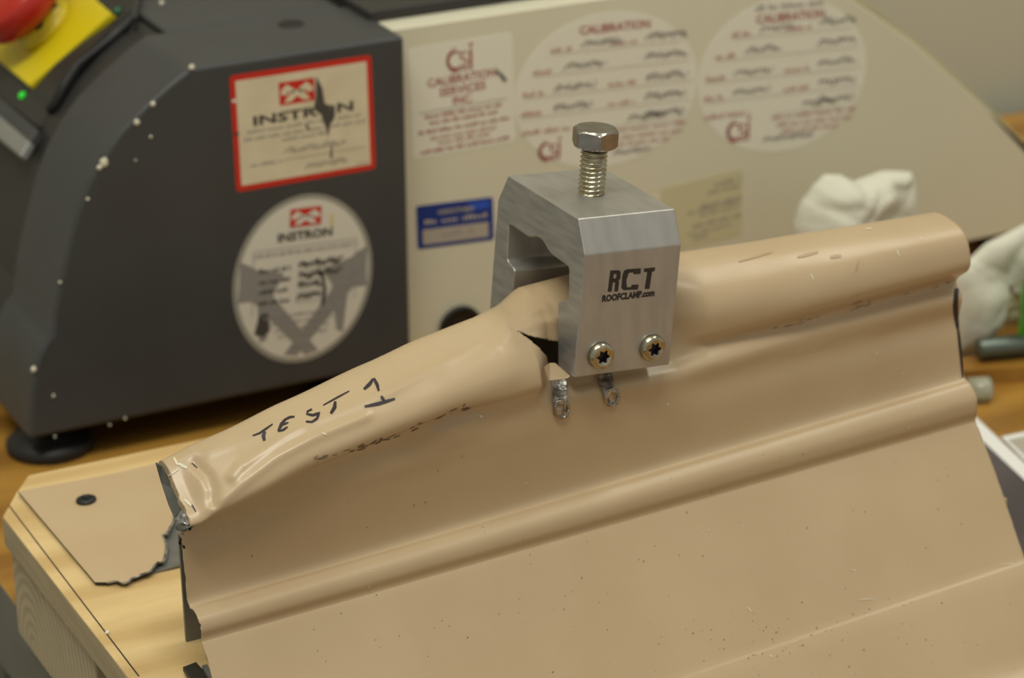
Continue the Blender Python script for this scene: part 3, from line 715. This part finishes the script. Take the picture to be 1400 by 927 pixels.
# 1 square red-bordered
o, p, ar = sticker('sticker', (415.5, 168.5), (95, -15.2), (-4, -79.5), FY, .07, 'red', mach, 'cream sticker with a red border and black marks')
s2_ = lambda x0, y0, x1, y1, k: p.rect(k, x0, y0, x1, y1)
p.rect('sticker_cream', -.925, -.90, .925, .90)
emblem(p, -.08, .565, .25, .195)
p.text('darkp#2', 'INSTRON', .0, .10, .225, .007, 1.50)
for i, (y, wd) in enumerate([(-.02, 1.6), (-.14, 1.7), (-.24, .65)]): p.smallprint('greyp', 0, y, wd, .055, 20+i)
p.rect('greyp', -.35, -.575, .85, -.565); p.smallprint('greyp', -.58, -.60, .4, .06, 31); p.smallprint('greyp', .8, -.86, .12, .035, 32)
p.scrawl('lightp', -.3, -.50, .9, .16, .016, 4); p.scrawl('lightp', .0, -.80, .6, .12, .014, 5)
p.poly('darkp', [(.20, .78), (.28, .55), (.30, .30), (.45, .10), (.42, .0), (.36, -.10), (.33, -.30), (.30, -.12), (.26, .02), (.24, .15), (.14, .22), (.18, .40)])
p.line('darkp', [(.37, -.42), (.36, -.68)], [.015, .035]); p.line('darkp', [(.02, -.02), (.06, -.12)], .03)
p.line('darkp', [(-.99, .02), (-.92, 0)], .04); p.rect('sticker', -.99, .55, -.93, .60)
p.done(o)
# 2 oval
o, p, ar = sticker('sticker', (414.5, 381.5), (94.5, -13), (4, -116), FY, 'oval', 'oval_rim', mach, 'oval white sticker with a large grey X emblem and handwriting')
p.poly('oval', [(.935*cos(2*pi*i/64), .945*sin(2*pi*i/64)) for i in range(64)])
for sg in (-1, 1):
    p.poly('xgrey#%d' % sg, [(sg*-.90, .30), (sg*-.72, .22), (sg*-.55, -.02), (sg*.25, -.88), (sg*.06, -.92), (sg*-.72, -.18), (sg*-.92, -.18)])
    p.poly('xgrey#%d' % (sg*2), [(sg*.28, .10), (sg*.90, .24), (sg*.86, .08), (sg*.66, -.06), (sg*.60, -.70), (sg*.50, -.66), (sg*.42, -.12)])
emblem(p, .0, .74, .22, .105, f='oval#2')
p.text('darkp', 'INSTRON', .0, .485, .135, .004, 1.45/ar*.8)
p.rect('greyp', -.72, .40, .74, .408); p.smallprint('greyp', 0, .33, 1.4, .04, 41)
p.line('greyp', [(-.72, .40), (-.72, -.35)], .01); p.line('greyp', [(.74, .40), (.74, -.30)], .01)
for i, y in enumerate((.14, .01, -.11, -.24)):
    p.smallprint('darkp', -.42, y, .42, .05, 44+i); p.scrawl('darkp', -.08, y-.01, .62 if i < 2 else .34, .11, .018, 50+i); p.rect('greyp', -.1, y-.03, .65, y-.024)
for i, (y, wd) in enumerate([(-.42, 1.1), (-.50, .95), (-.58, .8), (-.66, .7), (-.80, .3)]): p.smallprint('greyp', 0, y, wd, .035, 60+i)
p.line('darkp', [(.20, .12), (.28, -.02), (.31, -.18), (.28, -.34)], [.02, .04, .05, .05])
p.poly('darkp', [(-.62, -.36), (-.50, -.34), (-.46, -.56), (-.56, -.62), (-.68, -.58)])
p.rect('yellow', .36, .58, .38, .74)
p.done(o)

# ------------------------------------------------------------------ beige cabinet
BY = .297
cab = thing('beige_cabinet', ony(800, 500, BY+.05), 'beige enamelled machine cabinet behind the clamp, covered in white service stickers', 'cabinet')
tl = ony(560, 37, BY); tr = ony(940, -12, BY); zt2 = tl.z
rim_px = [(1130, -22), (1162, -2), (1200, 22), (1250, 60), (1300, 103), (1350, 150), (1400, 200), (1450, 252), (1490, 300)]
rim = [ony(*p_, BY) for p_ in rim_px]
zc = rim[0].z
poly = [V((xr+.0006, BY, TZ+.012)), V((xr+.0006, BY, zt2)), V((rim[0].x-.03, BY, zt2)), V((rim[0].x-.012, BY, zt2-.001))]+rim+[V((rim[-1].x+.004, BY, TZ+.012))]
o = prism('cabinet_body', poly, (0, .12, 0), 'beige', cab); bevel(o, .007, 3, 30)
tube('olive_rim', [q+V((0, .003, 0)) for q in [V((rim[0].x-.012, BY, zt2-.001))]+rim], .0022, 'olive', cab, 12)
for x in (xr+.03, rim[-1].x-.04):
    for y in (BY+.02, BY+.10): lathe('foot', (x, y, TZ), (0, 0, 1), [(.012, 0), (.012, .006), (.008, .0125)], 'black', cab, 24)
# socket hole
hq = ony(628, 447, BY)
lathe('cable_port', hq+V((0, -.0006, 0)), (0, -1, 0), [(.0105, 0), (.0105, .0016), (.0088, .0018), (.0085, .0004), (.002, .0002)], 'black', cab, 40)
# hinge tab between
box('hinge', (xr-.0015, FY+.004, ony(553, 465, FY).z), (xr+.0004, BY, ony(553, 430, FY).z), 'silver', mach)
# black slab on top
slab_z = zt2+.0004
q = [V((xr-.0035, BY+.013, slab_z)), V((xr-.0035, BY+.12, slab_z)), V((rim[0].x-.05, BY+.12, slab_z)), V((rim[0].x-.05, BY+.013, slab_z))]
o = prism('black_deck', q, (0, 0, .0048), 'darker', cab); bevel(o, .0008)

# csi label
def csi(p, x, y, s, ax):       # swirl logo: c, s, dotted i
    arc = lambda cx, cy, r, a0, a1, k=16: [(cx+r*ax*cos(radians(a0+(a1-a0)*i/k)), cy+r*sin(radians(a0+(a1-a0)*i/k))) for i in range(k+1)]
    p.line('maroon', arc(x-.25*s*ax, y, .42*s, 50, 310), [.16*s*(.35+.65*sin(pi*i/16)) for i in range(17)])
    p.line('maroon', arc(x-.10*s*ax, y, .62*s, 100, 262), .05*s)
    p.line('maroon', arc(x+.18*s*ax, y+.17*s, .17*s, 30, 250, 10)+arc(x+.18*s*ax, y-.17*s, .17*s, 70, -150, 10), .09*s)
    p.line('maroon', [(x+.55*s*ax, y-.45*s), (x+.55*s*ax, y+.45*s)], .15*s*ax)
    p.poly('maroon', [(x+.58*s*ax+.10*s*ax*cos(i*pi/5), y+.66*s+.10*s*sin(i*pi/5)) for i in range(10)])
    p.line('maroon', [(x-.5*s*ax, y-.5*s), (x+.62*s*ax, y-.5*s)], .07*s)
o, p, ar = sticker('sticker', (632.5, 131), (70, -12), (-3, -76), BY, .08, 'sticker', cab, 'white rectangular service sticker with maroon printing')
csi(p, -.02, .66, .36, 1/ar)
p.text('maroon', 'CALIBRATION', .0, .26, .21, .003, 1.0/ar); p.text('maroon', 'SERVICES', .0, .06, .21, .003, 1.04/ar); p.text('maroon', 'INC.', .0, -.13, .21, .003, 1.0/ar)
p.rect('greyp', -.85, -.19, .85, -.175)
for i, (y, wd, k) in enumerate([(-.30, 1.5, 'maroon'), (-.42, 1.3, 'maroon'), (-.57, 1.75, 'maroon'), (-.70, 1.3, 'pinkp'), (-.80, 1.0, 'pinkp'), (-.93, 1.7, 'maroon')]): p.smallprint(k, 0, y, wd, .07, 70+i)
p.line('darkp', [(.62, .40), (.72, .30), (.84, .14)], [.01, .05, .07]); p.done(o)
# blue tag
o, p, ar = sticker('sticker', (622.5, 305), (52, -6.5), (-1, -29.5), BY, .12, 'blue', cab, 'small blue sticker with a grey number field')
p.rect('plate', -.86, -.82, .86, -.12); p.rect('blue2', .35, .50, .9, .9)
p.text('lightp', 'WARRANTY VOID', .0, .50, .30, .004, .62/ar); p.text('lightp', 'AUTHORIZED SERVICE', 0, .08, .36, .004, .62/ar) if False else (p.smallprint('lightp', 0, .55, .9, .16, 88), p.smallprint('lightp', 0, .12, 1.6, .2, 89))
p.smallprint('greyp', 0, -.55, .75, .26, 90); p.done(o)
# two round calibration stickers
def cal(c, A, B, seed, label, extra):
    o, p, ar = sticker('sticker', c, A, B, BY, 'oval', 'sticker', cab, label)
    p.text('maroon', 'CALIBRATION', .06, .75 if not extra else .70, .15, .003, 1.05/ar)
    if extra: p.smallprint('greyp', .04, .86, .8, .07, seed)
    rows = [(.56, -.62, .80), (.30, -.80, .9), (.03, -.90, .95), (-.22, -.92, .93), (-.46, -.1, .85)]
    for i, (y, x0, x1) in enumerate(rows):
        p.rect('lightp', x0, y-.03, x1, y-.022)
        if i < 4: p.smallprint('pinkp', x0+.10, y, .22, .06, seed+i)
        p.scrawl('greyp', x0+.34, y, .42, .13, .015, seed+10+i)
        if i in (0, 2, 3): p.smallprint('pinkp', .16, y+.01, .30, .055, seed+20+i)
        p.scrawl('greyp', .42, y+.01, .45, .14, .017, seed+30+i)
    p.smallprint('pinkp', -.66, -.46, .5, .06, seed+41)
    csi(p, -.60, -.70, .22, 1/ar) if not extra else csi(p, -.50, -.66, .24, 1/ar)
    for i, (y, x, wd) in enumerate([(-.56, .38, 1.0), (-.66, .40, .9), (-.75, .35, .7)]): p.smallprint('pinkp', x, y, wd, .05, seed+50+i)
    if extra: p.scrawl('greyp', -.2, -.86, .6, .10, .014, seed); 
    else: p.scrawl('greyp', .1, -.88, .4, .1, .014, seed)
    p.done(o)
cal((830, 123), (123, -14), (4, -107), 100, 'large round white sticker directly behind the hex bolt', False)
cal((1070.5, 103), (113, -12), (4.5, -107), 200, 'large round white sticker right of the bolt, with extra handwriting', True)
# faint clear label with black marks
o, p, ar = sticker('sticker', (950, 292), (64, -16), (0, -46), BY, .03, 'sticker_pale', cab, 'pale yellowish clear label half hidden by the clamp')
for i, (y, x, wd, h_) in enumerate([(.66, .70, .55, .13), (.48, .62, .7, .10), (.12, .55, .85, .10), (.02, .40, 1.1, .10), (-.12, .5, .8, .08), (-.42, .45, 1.0, .10), (-.62, .3, .9, .08), (-.78, .1, .3, .1)]): p.smallprint('greyp', x, y, wd, h_, 300+i)
p.rect('chip', -1, .1, -.72, .95); p.done(o)

# ------------------------------------------------------------------ clutter on the bench, right
def crumple(name, px, Y, dep, m, label, cat, seed, zmin=TZ+.0005, amp=.006, fr=40):
    out = [ony(*p, Y) for p in px]
    for q in out: q.z = max(q.z, zmin)
    c = sum(out, V((0, 0, 0)))/len(out); fine = []
    n0 = len(out)
    for i in range(n0):
        for k in range(6): fine.append(out[i].lerp(out[(i+1) % n0], k/6))
    N = len(fine); R_ = 16; vv, ff = [], []
    for sgn in (1, -1):
        for r in range(R_+1):
            t = r/R_
            for i, q in enumerate(fine):
                b = c.lerp(q, t); nz = noise.turbulence(V((b.x*fr, b.z*fr, seed+sgn)), 3, True)
                y = sgn*-1*(dep*sqrt(max(0, 1-t*t))*(.55+.45*nz)+amp*(nz-.5)*min(1, 3*(1-t)))
                k = noise.noise_vector(V((b.x*fr*1.3, b.z*fr*1.3, seed)))*.003*t
                vv.append(V((b.x+k.x, b.y+y, max(zmin, b.z+k.z))))
    H = (R_+1)*N
    for s_ in (0, 1):
        for r in range(R_):
            for i in range(N):
                f = (s_*H+r*N+i, s_*H+r*N+(i+1) % N, s_*H+(r+1)*N+(i+1) % N, s_*H+(r+1)*N+i); ff.append(f if s_ else f[::-1])
    o = obj(name, vv, ff, m, None, True)
    bm = bmesh.new(); bm.from_mesh(o.data); bmesh.ops.remove_doubles(bm, verts=bm.verts, dist=2e-5); bmesh.ops.recalc_face_normals(bm, faces=bm.faces); bm.to_mesh(o.data); bm.free()
    for p_ in o.data.polygons: p_.use_smooth = True
    return prop(o, label, cat)
crumple('tissue', [(1085, 420), (1088, 310), (1096, 278), (1112, 252), (1128, 236), (1150, 236), (1172, 247), (1190, 241), (1215, 235), (1248, 236), (1253, 250), (1248, 290), (1252, 330), (1262, 430)], .235, .016, 'tissue', 'crumpled white tissue standing behind the seam, right of the clamp', 'tissue', 3, amp=.008, fr=20)
crumple('cloth', [(1300, 360), (1330, 352), (1352, 330), (1378, 318), (1420, 296), (1470, 290), (1480, 420), (1420, 430), (1383, 368), (1364, 396), (1346, 435), (1333, 480), (1328, 540), (1290, 540)], .203, .012, 'tissue', 'crumpled white cloth past the right end of the panel', 'cloth', 11, amp=.006, fr=18)
crumple('wipe', [(1358, 430), (1372, 392), (1390, 372), (1420, 362), (1440, 470), (1400, 470), (1372, 462), (1345, 470)], .225, .007, 'palegreen', 'pale green wipe between the white cloth and green bottle', 'cloth', 17)
# threaded rod
r0, r1 = ony(1318, 477, .205), ony(1410, 474, .205); zr = TZ+.012
r0 = onz(1337, 478, zr); r1 = onz(1420, 470, zr)
pts = [r0.lerp(r1, i/60) for i in range(61)]
prop(tube('threaded_rod', pts, .0052, 'rod', None, 14, taper=[1 if i % 2 else .86 for i in range(61)]), 'dark threaded rod lying beside the green bottle', 'rod')
t = thing('spacer_block', onz(1360, 500, TZ), 'yellow wooden block under the threaded rod', 'block')
bl = [onz(1310, 489, TZ+.0068), onz(1430, 478, TZ+.0068), onz(1430, 500, TZ+.0068), onz(1310, 508, TZ+.0068)]
o = prism('block_body', bl, (0, 0, -.0068), 'bench', t)
# green bottle
gb = onz(1421, 500, TZ)
t = thing('green_bottle', gb, 'bright green plastic bottle at the right edge of the photo', 'bottle')
lathe('bottle_body', gb, (0, 0, 1), [(.008, 0), (.0105, .002), (.0108, .02), (.0100, .024), (.0108, .030), (.0105, .038), (.007, .046), (.0045, .050), (.0045, .054)], 'green', t, 40)
lathe('cap', gb+V((0, 0, .054)), (0, 0, 1), [(.0055, 0), (.0055, .008), (.0045, .009)], 'paper', t, 24)
# clear cap lying
cc = onz(1338, 548, TZ)
prop(lathe('clear_cap', cc+V((0, .0, .0055)), (.9, -.3, 0), [(.0055, -.005), (.0055, .004), (.0048, .005), (.0044, .004), (.0044, -.004)], 'clear', None, 32), 'small clear plastic cap on the bench by the panel end', 'cap')
# prints
def sheet(name, px, z, th, m, parent=None):
    return prism(name, [onz(*p_, z) for p_ in px], (0, 0, -th), m, parent)
t = thing('photo_print', onz(1380, 650, TZ), 'dark glossy print with a white border, right of the panel', 'print')
sheet('print_paper', [(1300, 538), (1440, 670), (1470, 860), (1330, 900), (1230, 700)], TZ+.0008, .0007, 'paper', t)
sheet('dark_image', [(1300, 562), (1422, 676), (1462, 852), (1334, 892), (1245, 700)], TZ+.0010, .00015, 'photo', t)
t = thing('envelope', onz(1400, 610, TZ), 'white edged grey card overlapping the dark print', 'card')
sheet('card_sheet', [(1369, 597), (1440, 582), (1470, 640), (1412, 640)], TZ+.0016, .0005, 'paper', t)
sheet('card_face', [(1378, 601), (1440, 589), (1460, 634), (1412, 632)], TZ+.0018, .00015, 'plate', t)
